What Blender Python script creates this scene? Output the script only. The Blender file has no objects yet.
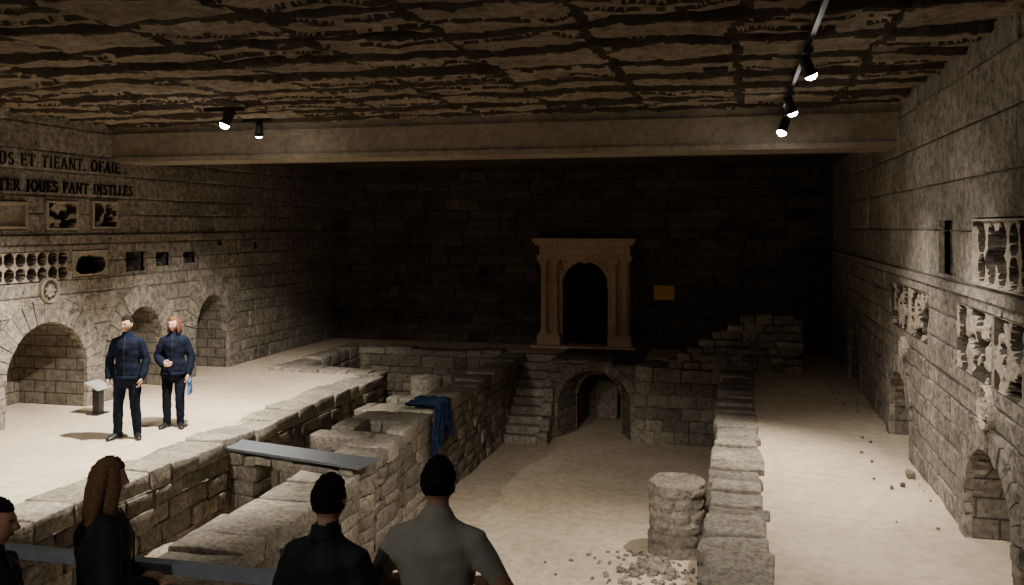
import bpy, bmesh, math, random
from mathutils import Vector, Matrix, noise
random.seed(11)
rnd=random.random
def U(a,b): return a+(b-a)*rnd()
XL,XR,YB,YF=-10.6,2.2,22.3,-1.0
ZC=4.8

# ---------------------------------------------------------------- materials
def nt(name):
    m=bpy.data.materials.new(name); m.use_nodes=True
    t=m.node_tree; b=t.nodes['Principled BSDF']
    return m,t,b
def N(t,ty,**kw):
    n=t.nodes.new(ty)
    for k,v in kw.items():
        if hasattr(n,k): setattr(n,k,v)
        else: n.inputs[k].default_value=v
    return n
def ramp(t,src,stops):
    r=t.nodes.new('ShaderNodeValToRGB')
    e=r.color_ramp.elements
    while len(e)<len(stops): e.new(.5)
    for i,(p,c) in enumerate(stops):
        e[i].position=p; e[i].color=(c[0],c[1],c[2],1)
    t.links.new(src,r.inputs[0]); return r
def stone(name,c1,c2,island=.35,bump=.5,scale=1.0,brick=False,dist=.03,rough=.92,mott=.5,pits=.5):
    m,t,b=nt(name); L=t.links.new
    tc=N(t,'ShaderNodeTexCoord'); co=tc.outputs['Object']
    n1=N(t,'ShaderNodeTexNoise'); n1.inputs['Scale'].default_value=1.1*scale; n1.inputs['Detail'].default_value=4; n1.inputs['Roughness'].default_value=.65
    L(co,n1.inputs['Vector'])
    r=ramp(t,n1.outputs['Fac'],[(.3,c1),(.7,c2)])
    n2=N(t,'ShaderNodeTexNoise'); n2.inputs['Scale'].default_value=9*scale; n2.inputs['Detail'].default_value=6; n2.inputs['Roughness'].default_value=.75
    L(co,n2.inputs['Vector'])
    r2=ramp(t,n2.outputs['Fac'],[(.34,(mott,mott*.97,mott*.92)),(.6,(1.1,1.08,1.06))])
    mx=N(t,'ShaderNodeMix',data_type='RGBA',blend_type='MULTIPLY'); mx.inputs[0].default_value=1
    L(r.outputs[0],mx.inputs[6]); L(r2.outputs[0],mx.inputs[7])
    col=mx.outputs[2]
    if island>0:
        g=N(t,'ShaderNodeNewGeometry')
        mr=N(t,'ShaderNodeMapRange'); mr.inputs[3].default_value=1-island; mr.inputs[4].default_value=1+island*.6
        L(g.outputs['Random Per Island'],mr.inputs[0])
        mx2=N(t,'ShaderNodeMix',data_type='RGBA',blend_type='MULTIPLY'); mx2.inputs[0].default_value=1
        L(col,mx2.inputs[6]); L(mr.outputs[0],mx2.inputs[7]); col=mx2.outputs[2]
    v=N(t,'ShaderNodeTexVoronoi'); v.inputs['Scale'].default_value=13*scale; L(co,v.inputs['Vector'])
    pit=ramp(t,v.outputs['Distance'],[(.10,(.25,.23,.2)),(.30,(1,1,1))])
    if pits>0:
        mp=N(t,'ShaderNodeMix',data_type='RGBA',blend_type='MULTIPLY'); mp.inputs[0].default_value=pits
        L(col,mp.inputs[6]); L(pit.outputs[0],mp.inputs[7]); col=mp.outputs[2]
    a=N(t,'ShaderNodeMath',operation='MULTIPLY_ADD'); a.inputs[1].default_value=.2
    L(pit.outputs[0],a.inputs[0]); L(n2.outputs['Fac'],a.inputs[2])
    h=a.outputs[0]
    if brick:
        sx=N(t,'ShaderNodeSeparateXYZ'); L(co,sx.inputs[0])
        ad=N(t,'ShaderNodeMath',operation='ADD'); L(sx.outputs[0],ad.inputs[0]); L(sx.outputs[1],ad.inputs[1])
        cb=N(t,'ShaderNodeCombineXYZ'); L(ad.outputs[0],cb.inputs[0]); L(sx.outputs[2],cb.inputs[1])
        bk=N(t,'ShaderNodeTexBrick'); bk.inputs['Scale'].default_value=1
        bk.inputs['Brick Width'].default_value=.42; bk.inputs['Row Height'].default_value=.2; bk.inputs['Mortar Size'].default_value=.012
        bk.inputs['Color1'].default_value=(1,1,1,1); bk.inputs['Color2'].default_value=(.7,.7,.7,1); bk.inputs['Mortar'].default_value=(.3,.3,.3,1)
        L(cb.outputs[0],bk.inputs['Vector'])
        mx3=N(t,'ShaderNodeMix',data_type='RGBA',blend_type='MULTIPLY'); mx3.inputs[0].default_value=.9
        L(col,mx3.inputs[6]); L(bk.outputs['Color'],mx3.inputs[7]); col=mx3.outputs[2]
        a2=N(t,'ShaderNodeMath',operation='MULTIPLY_ADD'); a2.inputs[1].default_value=-.8
        L(bk.outputs['Fac'],a2.inputs[0]); L(h,a2.inputs[2]); h=a2.outputs[0]
    bp=N(t,'ShaderNodeBump'); bp.inputs['Strength'].default_value=bump; bp.inputs['Distance'].default_value=dist
    L(h,bp.inputs['Height']); L(bp.outputs[0],b.inputs['Normal'])
    L(col,b.inputs['Base Color']); b.inputs['Roughness'].default_value=rough
    b.inputs['Specular IOR Level'].default_value=.12
    return m
def plain(name,c,rough=.6,metal=0,var=.12,scale=12,bump=.0,emit=0,spec=.4):
    m,t,b=nt(name); L=t.links.new
    tc=N(t,'ShaderNodeTexCoord')
    n=N(t,'ShaderNodeTexNoise'); n.inputs['Scale'].default_value=scale; n.inputs['Detail'].default_value=3
    L(tc.outputs['Object'],n.inputs['Vector'])
    r=ramp(t,n.outputs['Fac'],[(.3,[x*(1-var) for x in c]),(.7,[min(1,x*(1+var)) for x in c])])
    L(r.outputs[0],b.inputs['Base Color'])
    b.inputs['Roughness'].default_value=rough; b.inputs['Metallic'].default_value=metal
    b.inputs['Specular IOR Level'].default_value=spec
    if bump:
        bp=N(t,'ShaderNodeBump'); bp.inputs['Strength'].default_value=bump; bp.inputs['Distance'].default_value=.02
        L(n.outputs['Fac'],bp.inputs['Height']); L(bp.outputs[0],b.inputs['Normal'])
    if emit:
        b.inputs['Emission Color'].default_value=(1,.95,.85,1); b.inputs['Emission Strength'].default_value=emit
    return m
M_wall=stone('limestone_blocks',(.245,.22,.182),(.385,.348,.292),.2,1.0,1,mott=.33,pits=.7,dist=.055)
M_slab=stone('limestone_masonry_core',(.15,.13,.103),(.24,.213,.172),0,.7,1,True)
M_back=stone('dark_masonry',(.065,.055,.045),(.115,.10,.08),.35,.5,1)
M_low=stone('excavated_stone',(.19,.166,.132),(.35,.31,.245),.35,1.0,1.6,False,.045,mott=.42,pits=.6)
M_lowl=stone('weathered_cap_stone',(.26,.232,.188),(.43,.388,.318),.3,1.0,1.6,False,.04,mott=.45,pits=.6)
M_ceil=stone('rough_ceiling_stone',(.19,.158,.12),(.34,.288,.222),.0,.9,1.0,False,.06,mott=.45,pits=.15)
M_mort=stone('ceiling_joint_dark',(.03,.025,.019),(.06,.05,.038),0,.5,2)
M_recshade=stone('painted_recess_shade',(.05,.043,.034),(.10,.086,.067),0,.8,2)  # shade inside carved recesses, painted as a darker stone colour
M_beam=stone('aged_concrete_beam',(.19,.16,.122),(.30,.255,.195),.1,.35,1,False,.02,mott=.7,pits=.2)
M_floor=stone('sandy_floor',(.49,.41,.31),(.62,.525,.405),0,.2,.6,False,.02,mott=.82,pits=.08)
M_court=stone('courtyard_earth',(.41,.335,.245),(.53,.44,.33),0,.25,.7,False,.02,mott=.78,pits=.12)
M_dirt=stone('excavation_dirt',(.27,.22,.16),(.43,.355,.27),0,.9,1.5,False,.05)
M_portal=stone('portal_stone',(.46,.32,.22),(.58,.42,.30),.08,.2,1,False,.01,mott=.8,pits=.1)
M_carve=stone('carved_stone',(.29,.25,.2),(.42,.37,.295),.1,.5,2,False,.02)
M_letter=plain('engraved_letter_dark',(.018,.014,.01),.9,spec=.1)
M_black=plain('black_metal',(.015,.015,.016),.4,.3)
M_lens=plain('lamp_lens',(1,.95,.85),.3,emit=110)
M_steel=plain('blue_grey_metal',(.26,.31,.38),.5,.2)
M_plank=plain('grey_board',(.10,.105,.115),.5,0,.15,bump=.1)
M_yellow=plain('yellow_sign',(.5,.27,.035),.6)
M_paper=plain('paper_label',(.35,.33,.3),.7)
M_note=plain('aged_wall_note',(.10,.09,.075),.8)
M_skin=plain('skin',(.36,.20,.135),.6,var=.06,spec=.25)
M_skin2=plain('skin_fair',(.46,.27,.19),.6,var=.06,spec=.25)
M_lip=plain('lips',(.28,.09,.075),.5)
M_eye=plain('eye_white',(.5,.48,.45),.4,var=.02)
M_iris=plain('iris',(.03,.02,.015),.2)
M_navy=plain('navy_jacket',(.006,.008,.016),.9,var=.3,scale=14,bump=.4,spec=.04)
M_pants=plain('navy_trousers',(.007,.009,.015),.9,var=.3,scale=10,bump=.4,spec=.04)
M_tee=plain('grey_tshirt',(.27,.265,.24),.85,var=.12,scale=9,bump=.5,spec=.1)
M_dark=plain('dark_jacket',(.014,.015,.019),.7,var=.3,scale=9,bump=.5,spec=.2)
M_shoe=plain('black_shoe',(.01,.01,.01),.4)
M_hairD=plain('dark_hair',(.010,.008,.006),.85,var=.4,scale=70,bump=.35,spec=.06)
M_hairB=plain('blond_hair',(.13,.075,.038),.7,var=.4,scale=70,bump=.35,spec=.15)
M_hairR=plain('auburn_hair',(.10,.04,.02),.7,var=.4,scale=70,bump=.35,spec=.15)
M_blue=plain('blue_cloth',(.015,.028,.06),.85,var=.35,bump=.6,spec=.1)
M_bag=plain('light_blue_bag',(.06,.12,.23),.7,var=.25,scale=25,bump=.6,spec=.15)

# ---------------------------------------------------------------- mesh builder
class MB:
    def __init__(s): s.v=[];s.f=[];s.m=[]
    def add(s,vs,fs,m=0):
        o=len(s.v); s.v+=[tuple(v) for v in vs]; s.f+=[tuple(i+o for i in f) for f in fs]
        s.m+=(list(m) if isinstance(m,list) else [m]*len(fs))
    def rot(s,cx,cy,a):
        c,q=math.cos(a),math.sin(a)
        s.v=[(cx+(x-cx)*c-(y-cy)*q,cy+(x-cx)*q+(y-cy)*c,z) for x,y,z in s.v]
    def obj(s,name,mats,parent=None,smooth=False,recalc=True):
        me=bpy.data.meshes.new(name); me.from_pydata(s.v,[],s.f); me.update()
        if not isinstance(mats,(list,tuple)): mats=[mats]
        for m in mats: me.materials.append(m)
        me.polygons.foreach_set('material_index',s.m)
        if recalc:
            bm=bmesh.new(); bm.from_mesh(me); bmesh.ops.recalc_face_normals(bm,faces=bm.faces); bm.to_mesh(me); bm.free()
        if smooth: me.polygons.foreach_set('use_smooth',[True]*len(me.polygons))
        o=bpy.data.objects.new(name,me); bpy.context.scene.collection.objects.link(o)
        if parent: o.parent=parent
        return o
def empty(name,loc=(0,0,0)):
    e=bpy.data.objects.new(name,None); e.location=loc; bpy.context.scene.collection.objects.link(e); return e
BF=[(0,3,2,1),(4,5,6,7),(0,1,5,4),(1,2,6,5),(2,3,7,6),(3,0,4,7)]
def box(mb,x0,x1,y0,y1,z0,z1,m=0):
    mb.add([(x0,y0,z0),(x1,y0,z0),(x1,y1,z0),(x0,y1,z0),(x0,y0,z1),(x1,y0,z1),(x1,y1,z1),(x0,y1,z1)],BF,m)
def rstone(mb,x0,x1,y0,y1,z0,z1,r=.035,amp=.02,m=0):
    lo=(x0,y0,z0);hi=(x1,y1,z1)
    r=min(r,(x1-x0)*.35,(y1-y0)*.35,(z1-z0)*.35)
    S=[[lo[a],lo[a]+r,(lo[a]+hi[a])/2+U(-.15,.15)*(hi[a]-lo[a]),hi[a]-r,hi[a]] for a in range(3)]
    idx={};vs=[]
    so=Vector((U(0,50),U(0,50),U(0,50)))
    def gv(i,j,k):
        if (i,j,k) in idx: return idx[(i,j,k)]
        p=Vector((S[0][i],S[1][j],S[2][k]))
        q=Vector([min(max(p[a],lo[a]+r),hi[a]-r) for a in range(3)])
        d=p-q
        if d.length>0: p=q+d.normalized()*r
        p=p+noise.noise_vector(p*5+so)*amp
        idx[(i,j,k)]=len(vs); vs.append(p); return idx[(i,j,k)]
    fs=[]
    for i in range(4):
        for j in range(4):
            for e in (0,4):
                fs.append((gv(i,j,e),gv(i+1,j,e),gv(i+1,j+1,e),gv(i,j+1,e)))
                fs.append((gv(i,e,j),gv(i+1,e,j),gv(i+1,e,j+1),gv(i,e,j+1)))
                fs.append((gv(e,i,j),gv(e,i+1,j),gv(e,i+1,j+1),gv(e,i,j+1)))
    mb.add(vs,fs,m)
def masonry(mb,x0,x1,y0,y1,z0,z1,ax='y',course=.21,lmin=.2,lmax=.62,r=.018,amp=.028,cap=True,capm=1,capr=(.35,.8),core=True,jit=.024):
    if core: box(mb,x0+.05,x1-.05,y0+.05,y1-.05,z0,z1-.06)
    z=z0; a0,a1=(y0,y1) if ax=='y' else (x0,x1)
    n=max(1,round((z1-z0)/course)); hs=(z1-z0)/n
    zs=[z0+k*hs+(U(-.04,.04) if 0<k<n else 0) for k in range(n+1)]
    for k in range(n):
        top=(k==n-1)
        za=zs[k]; zb=zs[k+1]-.008
        a=a0
        first=True
        while a<a1-.02:
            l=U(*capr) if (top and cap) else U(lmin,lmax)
            if first and k%2: l*=.55
            first=False
            b=min(a+l,a1)
            if a1-b<.18: b=a1
            zt=zb+(U(-.04,.03) if top else 0)
            j1,j2=U(-jit,jit),U(-jit,jit)
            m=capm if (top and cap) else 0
            if ax=='y': rstone(mb,x0+j1,x1+j2,a+.006,b-.006,za,zt,r,amp,m)
            else: rstone(mb,a+.006,b-.006,y0+j1,y1+j2,za,zt,r,amp,m)
            a=b
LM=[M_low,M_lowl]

# wall-local mappings (u along, v up, w into the hall)
TL=lambda u,v,w:(XL+w,u,v)
TR=lambda u,v,w:(XR-w,u,v)
TB=lambda u,v,w:(u,YB-w,v)
def wblocks(mbs,T,u0,u1,v0,v1,ch,lmin,lmax,w0,w1,jit=.012,c=.014,gap=.005,cuts=()):
    v=v0
    while v<v1-.05:
        h=U(*ch); vb=min(v+h,v1)
        if v1-vb<.12: vb=v1
        a=u0-U(0,lmin)
        while a<u1:
            b=a+U(lmin,lmax)
            aa=max(a,u0)+gap; bb=min(b,u1)-gap
            if bb-aa>.06:
                w=w1+U(-jit,jit)
                cc=c+U(0,.014); e=lambda:U(0,.018)
                A=[(aa,v+gap),(bb,v+gap),(bb,vb-gap),(aa,vb-gap)]
                B=[(aa+cc,v+gap+c+e()),(bb-c-e(),v+gap+c+e()),(bb-c-e(),vb-gap-c-e()),(aa+cc,vb-gap-c-e())]
                vs=[T(p[0],p[1],w0) for p in A]+[T(p[0],p[1],w-c) for p in A]+[T(p[0],p[1],w+U(-.008,.008)) for p in B]
                fs=[(3,2,1,0)]
                for k in range(4):
                    k2=(k+1)%4
                    fs+=[(k,k2,4+k2,4+k),(4+k,4+k2,8+k2,8+k)]
                fs.append((8,9,10,11))
                hit=any(aa<q[1]+.02 and bb>q[0]-.02 and v<q[3]+.02 and vb>q[2]-.02 for q in cuts)
                ins=any(aa>=q[0]+.1 and bb<=q[1]-.1 and v>=q[2] and vb<=q[3]-.55 and q[3]-q[2]>.8 for q in cuts)
                if not ins: mbs[1 if hit else 0].add(vs,fs)
            a=b
        v=vb
def prism(mb,T,pts,w0,w1,m=0):
    n=len(pts)
    vs=[T(p[0],p[1],w0) for p in pts]+[T(p[0],p[1],w1) for p in pts]
    fs=[tuple(range(n))[::-1],tuple(range(n,2*n))]+[(i,(i+1)%n,n+(i+1)%n,n+i) for i in range(n)]
    mb.add(vs,fs,m)
def wbox(mb,T,u0,u1,v0,v1,w0,w1,m=0): prism(mb,T,[(u0,v0),(u1,v0),(u1,v1),(u0,v1)],w0,w1,m)
def archp(uc,hw,v0,vs,vt,n=18,t=0):
    pts=[(uc-hw-t,v0),(uc+hw+t,v0)]
    for i in range(n+1):
        a=math.pi*i/n
        pts.append((uc+(hw+t)*math.cos(a),vs+(vt-vs+t)*math.sin(a)))
    return pts
def voussoirs(mb,T,uc,hw,vs,vt,t,n,w0,w1,m=0,jamb=None):
    for i in range(n):
        a0=math.pi*(i+.04)/n; a1=math.pi*(i+.96)/n; tt=t*U(.96,1.0)
        r=vt-vs
        P=[(uc+hw*math.cos(a0),vs+r*math.sin(a0)),(uc+(hw+tt)*math.cos(a0),vs+(r+tt)*math.sin(a0)),
           (uc+(hw+tt)*math.cos(a1),vs+(r+tt)*math.sin(a1)),(uc+hw*math.cos(a1),vs+r*math.sin(a1))]
        prism(mb,T,P,w0,w1+U(-.01,.012),m)
    if jamb is not None:
        for s in(-1,1):
            v=jamb
            while v<vs-.02:
                vb=min(v+U(.18,.27),vs)
                if vs-vb<.08: vb=vs
                a,b=uc+s*hw,uc+s*(hw+t); wbox(mb,T,min(a,b)+.003,max(a,b)-.003,v+.004,vb-.004,w0,w1+U(-.012,.01),m); v=vb
def boolcut(o,cmb,mat=None):
    if not len(o.data.vertices): return
    c=cmb.obj('cutter_tmp',mat or M_slab)
    md=o.modifiers.new('b','BOOLEAN'); md.operation='DIFFERENCE'; md.solver='EXACT'; md.object=c
    dg=bpy.context.evaluated_depsgraph_get(); dg.update()
    me=bpy.data.meshes.new_from_object(o.evaluated_get(dg))
    o.modifiers.clear(); o.data=me
    bpy.data.objects.remove(c)
def hfield(mb,T,u0,u1,v0,v1,fn,d,dark=-.09):
    nu=int((u1-u0)/d)+1; nv=int((v1-v0)/d)+1
    vs=[];fs=[];W=[];ms=[]
    for j in range(nv+1):
        for i in range(nu+1):
            u=u0+(u1-u0)*i/nu; v=v0+(v1-v0)*j/nv
            w=fn(u,v); W.append(w)
            if i in(0,nu) or j in(0,nv): w=-.15
            vs.append(T(u,v,w))
    for j in range(nv):
        for i in range(nu):
            a=j*(nu+1)+i; fs.append((a,a+1,a+nu+2,a+nu+1)); ms.append(1 if min(W[a],W[a+1],W[a+nu+2],W[a+nu+1])<dark else 0)  # faces deeper than the threshold get the painted shade colour
    mb.add(vs,fs,ms)
def sm(a,b,x):
    t=min(1,max(0,(x-a)/(b-a))); return t*t*(3-2*t)
def relief(seed,sc=8,th=.0,hi=.06,lo=-.14):
    def f(u,v):
        p=Vector((u*sc,v*sc,seed))
        q=noise.noise(p)+.4*noise.noise(p*2.3)
        return lo+(hi-lo)*sm(-.22+th,-.02+th,q)+.012*noise.noise(p*5)
    return f
def pigeon(pu,pv,r,ou,ov,depth=.14):
    def f(u,v):
        a=(u-ou)%pu-pu/2; b=(v-ov)%pv-pv/2
        d=math.hypot(a,b*.9)+.012*noise.noise(Vector((u*20,v*20,3)))
        return .055-(depth+.055)*(1-sm(r-.012,r+.008,d))
    return f
def medallion(mb,T,u,v,r,w=.055):
    n=40; rings=[(1,-.03),(1,.05),(.93,.07),(.84,.05),(.80,.015),(.7,.015),(.5,.045),(.3,.04)]
    vs=[];fs=[]
    for k,(rr,h) in enumerate(rings):
        for i in range(n):
            a=2*math.pi*i/n
            hh=h+(.022*math.cos(8*a) if k in(5,6) else 0)+(.008*math.cos(16*a) if k==2 else 0)
            vs.append(T(u+r*rr*math.cos(a),v+r*rr*math.sin(a),w+hh))
    vs.append(T(u,v,w+.07))
    for k in range(len(rings)-1):
        for i in range(n): fs.append((k*n+i,k*n+(i+1)%n,(k+1)*n+(i+1)%n,(k+1)*n+i))
    k=(len(rings)-1)*n
    for i in range(n): fs.append((k+i,k+(i+1)%n,len(vs)-1))
    ms=[1 if len(f)==4 and 4*n<=f[0]<6*n else 0 for f in fs]  # sunken ring takes the painted shade colour
    mb.add(vs,fs,ms)
MC=[M_carve,M_recshade]
# ================================================================= LEFT WALL
D=1.3
mb=MB(); box(mb,XL-1.6,XL,YF,YB,-.0,ZC+.2); wl=mb.obj('wall_left',M_slab)
archesL=[(11.98,.86,.65,1.5),(14.3,.6,.75,1.55),(16.55,.6,.75,1.6),(8.2,.9,.65,1.5)]
def nichecuts(cm,T,rects,dw=.22):
    for r in rects: wbox(cm,T,r[0],r[1],r[2],r[3],-dw,.5)
def cutlist(arches,t,rects): return [(a[0]-a[1]-t,a[0]+a[1]+t,-.3,a[3]+t) for a in arches]+list(rects)
rL=[(11.9,12.64,2.93,3.43),(12.94,13.62,2.95,3.45),(10.7,11.55,2.95,3.4),(10.2,12.42,2.14,2.62),(12.5,13.38,2.16,2.62),(13.85,14.4,2.2,2.55),(14.68,15.14,2.26,2.52),(15.56,15.99,2.28,2.5),(16.75,16.95,2.6,2.75),(18.2,18.4,2.5,2.65)]
c1=MB();c2=MB()
for a in archesL:
    prism(c1,TL,archp(a[0],a[1],-.3,a[2],a[3]),-D,.5)
    prism(c2,TL,archp(a[0],a[1],-.3,a[2],a[3],t=.4),-.3,.5)
nichecuts(c1,TL,rL,.4); nichecuts(c2,TL,rL,.4)
boolcut(wl,c1)
cl=cutlist(archesL,.4,rL)
A=MB();B=MB()
wblocks((A,B),TL,YF,YB,0,2.72,(.22,.36),.3,.85,-.06,.05,cuts=cl)
wbox(A,TL,YF,YB,2.725,2.86,-.06,.085)
wblocks((A,B),TL,YF,YB,2.865,ZC,(.28,.42),.5,1.2,-.06,.05,cuts=cl)
A.obj('wall_left_blocks',M_wall,wl); o=B.obj('wall_left_cut_blocks',M_wall,wl); boolcut(o,c2,M_wall)
mb=MB()
for a in archesL: voussoirs(mb,TL,a[0],a[1],a[2],a[3],.4,17 if a[1]>.7 else 13,-.1,.065,jamb=0)
mb.obj('wall_left_voussoirs',M_wall,wl)
mb=MB()
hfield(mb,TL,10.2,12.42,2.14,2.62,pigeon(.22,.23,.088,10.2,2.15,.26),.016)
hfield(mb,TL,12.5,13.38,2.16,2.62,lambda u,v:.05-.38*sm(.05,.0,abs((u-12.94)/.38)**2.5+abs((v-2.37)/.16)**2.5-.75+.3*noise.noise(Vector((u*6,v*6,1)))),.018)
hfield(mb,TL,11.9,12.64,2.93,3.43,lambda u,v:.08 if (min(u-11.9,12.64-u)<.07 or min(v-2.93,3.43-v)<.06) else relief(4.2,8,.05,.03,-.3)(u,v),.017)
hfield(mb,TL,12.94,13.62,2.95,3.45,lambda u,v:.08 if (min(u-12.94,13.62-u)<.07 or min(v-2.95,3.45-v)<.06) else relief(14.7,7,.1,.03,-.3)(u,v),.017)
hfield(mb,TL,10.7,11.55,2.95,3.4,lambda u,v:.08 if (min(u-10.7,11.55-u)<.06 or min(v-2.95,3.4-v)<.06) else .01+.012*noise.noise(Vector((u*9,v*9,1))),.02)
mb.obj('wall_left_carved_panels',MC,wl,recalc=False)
mb=MB()
for (a,b,c,d) in rL[5:8]:
    for k in range(3): 
        s=U(.07,.11); u=U(a+.05,b-.1); rstone(mb,XL-.2,XL-.2+s,u,u+s,c,c+s*.8,.02,.02)
mb.obj('wall_left_niche_rubble',M_wall,wl,smooth=True)
mb=MB(); medallion(mb,TL,11.98,2.0,.2); mb.obj('carved_medallion',MC,smooth=False)

# ================================================================= RIGHT WALL
mb=MB(); box(mb,XR,XR+1.6,YF,YB,0,ZC+.2); wr=mb.obj('wall_right',M_slab)
archesR=[(8.75,.78,.35,1.02),(13.25,.75,.4,1.02),(18.2,.8,.5,1.2),(4.6,.72,.35,1.0)]
rR=[(10.15,10.75,2.5,3.08),(7.6,9.3,2.46,3.1),(11.25,13.9,1.62,2.24),(7.3,9.9,1.6,2.26),(14.6,14.8,2.3,2.45),(15.6,15.8,2.0,2.15)]
c1=MB();c2=MB()
for a in archesR:
    prism(c1,TR,archp(a[0],a[1],-.3,a[2],a[3]),-D,.5)
    prism(c2,TR,archp(a[0],a[1],-.3,a[2],a[3],t=.24),-.3,.5)
nichecuts(c1,TR,rR,.5); nichecuts(c2,TR,rR,.5)
boolcut(wr,c1)
cl=cutlist(archesR,.24,rR); A=MB();B=MB()
wblocks((A,B),TR,YF,YB,0,1.45,(.2,.28),.3,.75,-.06,.05,.014,cuts=cl)
wblocks((A,B),TR,YF,YB,1.455,2.35,(.3,.36),.6,1.3,-.06,.06,.016,cuts=cl)
wbox(A,TR,YF,YB,2.355,2.44,-.06,.09)
wblocks((A,B),TR,YF,YB,2.445,ZC,(.42,.6),.8,1.7,-.06,.05,.012,cuts=cl)
A.obj('wall_right_blocks',M_wall,wr); o=B.obj('wall_right_cut_blocks',M_wall,wr); boolcut(o,c2,M_wall)
mb=MB()
for a in archesR: voussoirs(mb,TR,a[0],a[1],a[2],a[3],.24,17,-.1,.075,jamb=0)
mb.obj('wall_right_voussoirs',M_wall,wr)
mb=MB()
def framed(a,b,c,d,fn,e=.05):
    return lambda u,v:.06 if (min(u-a,b-u)<e or min(v-c,d-v)<e) else fn(u,v)
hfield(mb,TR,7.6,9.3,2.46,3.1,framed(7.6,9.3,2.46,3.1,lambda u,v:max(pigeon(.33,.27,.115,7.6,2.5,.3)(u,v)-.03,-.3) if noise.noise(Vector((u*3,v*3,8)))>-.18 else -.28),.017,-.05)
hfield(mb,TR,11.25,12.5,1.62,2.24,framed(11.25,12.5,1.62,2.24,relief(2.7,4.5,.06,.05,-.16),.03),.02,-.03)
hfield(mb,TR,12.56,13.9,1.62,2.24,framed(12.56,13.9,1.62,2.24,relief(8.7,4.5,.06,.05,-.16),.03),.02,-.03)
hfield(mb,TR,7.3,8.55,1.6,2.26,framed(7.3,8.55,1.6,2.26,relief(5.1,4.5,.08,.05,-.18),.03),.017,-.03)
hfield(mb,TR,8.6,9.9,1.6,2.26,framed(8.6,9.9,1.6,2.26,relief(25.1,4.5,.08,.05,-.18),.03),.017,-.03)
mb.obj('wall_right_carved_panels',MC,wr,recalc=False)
mb=MB(); medallion(mb,TR,8.7,1.42,.2,.05); mb.obj('carved_medallion',MC)
mb=MB(); medallion(mb,TR,12.8,1.42,.14,.05); mb.obj('carved_medallion',MC)

# ================================================================= BACK WALL
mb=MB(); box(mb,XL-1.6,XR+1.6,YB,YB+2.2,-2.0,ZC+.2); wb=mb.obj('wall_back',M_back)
PX=-3.69
c1=MB(); prism(c1,TB,archp(PX,.57,.0,1.55,2.12),-1.9,.5); prism(c1,TB,[(-6.35+.14*math.cos(i*.6283),1.8+.14*math.sin(i*.6283)) for i in range(10)],-.6,.5)
boolcut(wb,c1,M_back)
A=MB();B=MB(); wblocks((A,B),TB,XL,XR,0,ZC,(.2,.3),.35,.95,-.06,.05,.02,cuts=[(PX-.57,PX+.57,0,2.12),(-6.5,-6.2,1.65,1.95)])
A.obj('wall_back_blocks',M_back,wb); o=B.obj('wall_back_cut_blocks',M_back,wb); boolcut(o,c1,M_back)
mb=MB(); box(mb,XL-1.6,XR+1.6,YF-.4,YF,0,ZC+.2); mb.obj('wall_front',M_slab)
mb=MB()
box(mb,-2.0,-1.5,YB-.1,YB-.075,1.2,1.55)
o=mb.obj('yellow_wall_sign',M_yellow)
mb=MB(); box(mb,-8.9,-8.65,YB-.1,YB-.075,1.15,1.4); mb.obj('wall_notice',M_note)

# portal
por=empty('stone_portal',(0,0,0))
mb=MB(); prism(mb,TB,[(PX-1.12,0),(PX+1.12,0),(PX+1.12,2.3),(PX-1.12,2.3)],-.02,.16)
o=mb.obj('portal_body',M_portal,por)
c1=MB(); prism(c1,TB,archp(PX,.57,-.2,1.55,2.12),-.5,.8); boolcut(o,c1,M_portal)
mb=MB()
def cyl(mb,c,r0,r1,z0,z1,n=20,m=0):
    vs=[(c[0]+r0*math.cos(2*math.pi*i/n),c[1]+r0*math.sin(2*math.pi*i/n),z0) for i in range(n)]+[(c[0]+r1*math.cos(2*math.pi*i/n),c[1]+r1*math.sin(2*math.pi*i/n),z1) for i in range(n)]
    mb.add(vs,[tuple(range(n))[::-1],tuple(range(n,2*n))]+[(i,(i+1)%n,n+(i+1)%n,n+i) for i in range(n)],m)
for s in(-1,1):
    wbox(mb,TB,PX+s*.88-.29,PX+s*.88+.29,0,.28,.0,.42)
    wbox(mb,TB,PX+s*.88-.26,PX+s*.88+.26,.28,.34,.0,.38)
    for q in(.73,1.02):
        c=(PX+s*q,YB-.25)
        cyl(mb,c,.11,.09,.34,.42); cyl(mb,c,.085,.07,.42,1.95); cyl(mb,c,.08,.125,1.95,2.1); cyl(mb,c,.085,.085,1.92,1.955)
        wbox(mb,TB,c[0]-.13,c[0]+.13,2.1,2.16,.1,.39)
    wbox(mb,TB,PX+s*.62-.05,PX+s*.62+.05,1.48,1.55,.1,.24)
wbox(mb,TB,PX-1.18,PX+1.18,2.16,2.28,0,.38)
wbox(mb,TB,PX-1.13,PX+1.13,2.28,2.46,0,.32)
for k in range(24):
    u=PX-1.12+k*.0955; wbox(mb,TB,u,u+.05,2.46,2.52,0,.38)
wbox(mb,TB,PX-1.13,PX+1.13,2.46,2.52,0,.33)
wbox(mb,TB,PX-1.22,PX+1.22,2.52,2.6,0,.43); wbox(mb,TB,PX-1.28,PX+1.28,2.6,2.7,0,.5)
wbox(mb,TB,PX-.07,PX+.07,2.08,2.18,.1,.3)
voussoirs(mb,TB,PX,.57,1.55,2.12,.1,15,.1,.22)
wbox(mb,TB,PX-1.3,PX+1.3,-.05,.06,0,.6)
mb.obj('portal_columns_and_cornice',M_portal,por)

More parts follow.
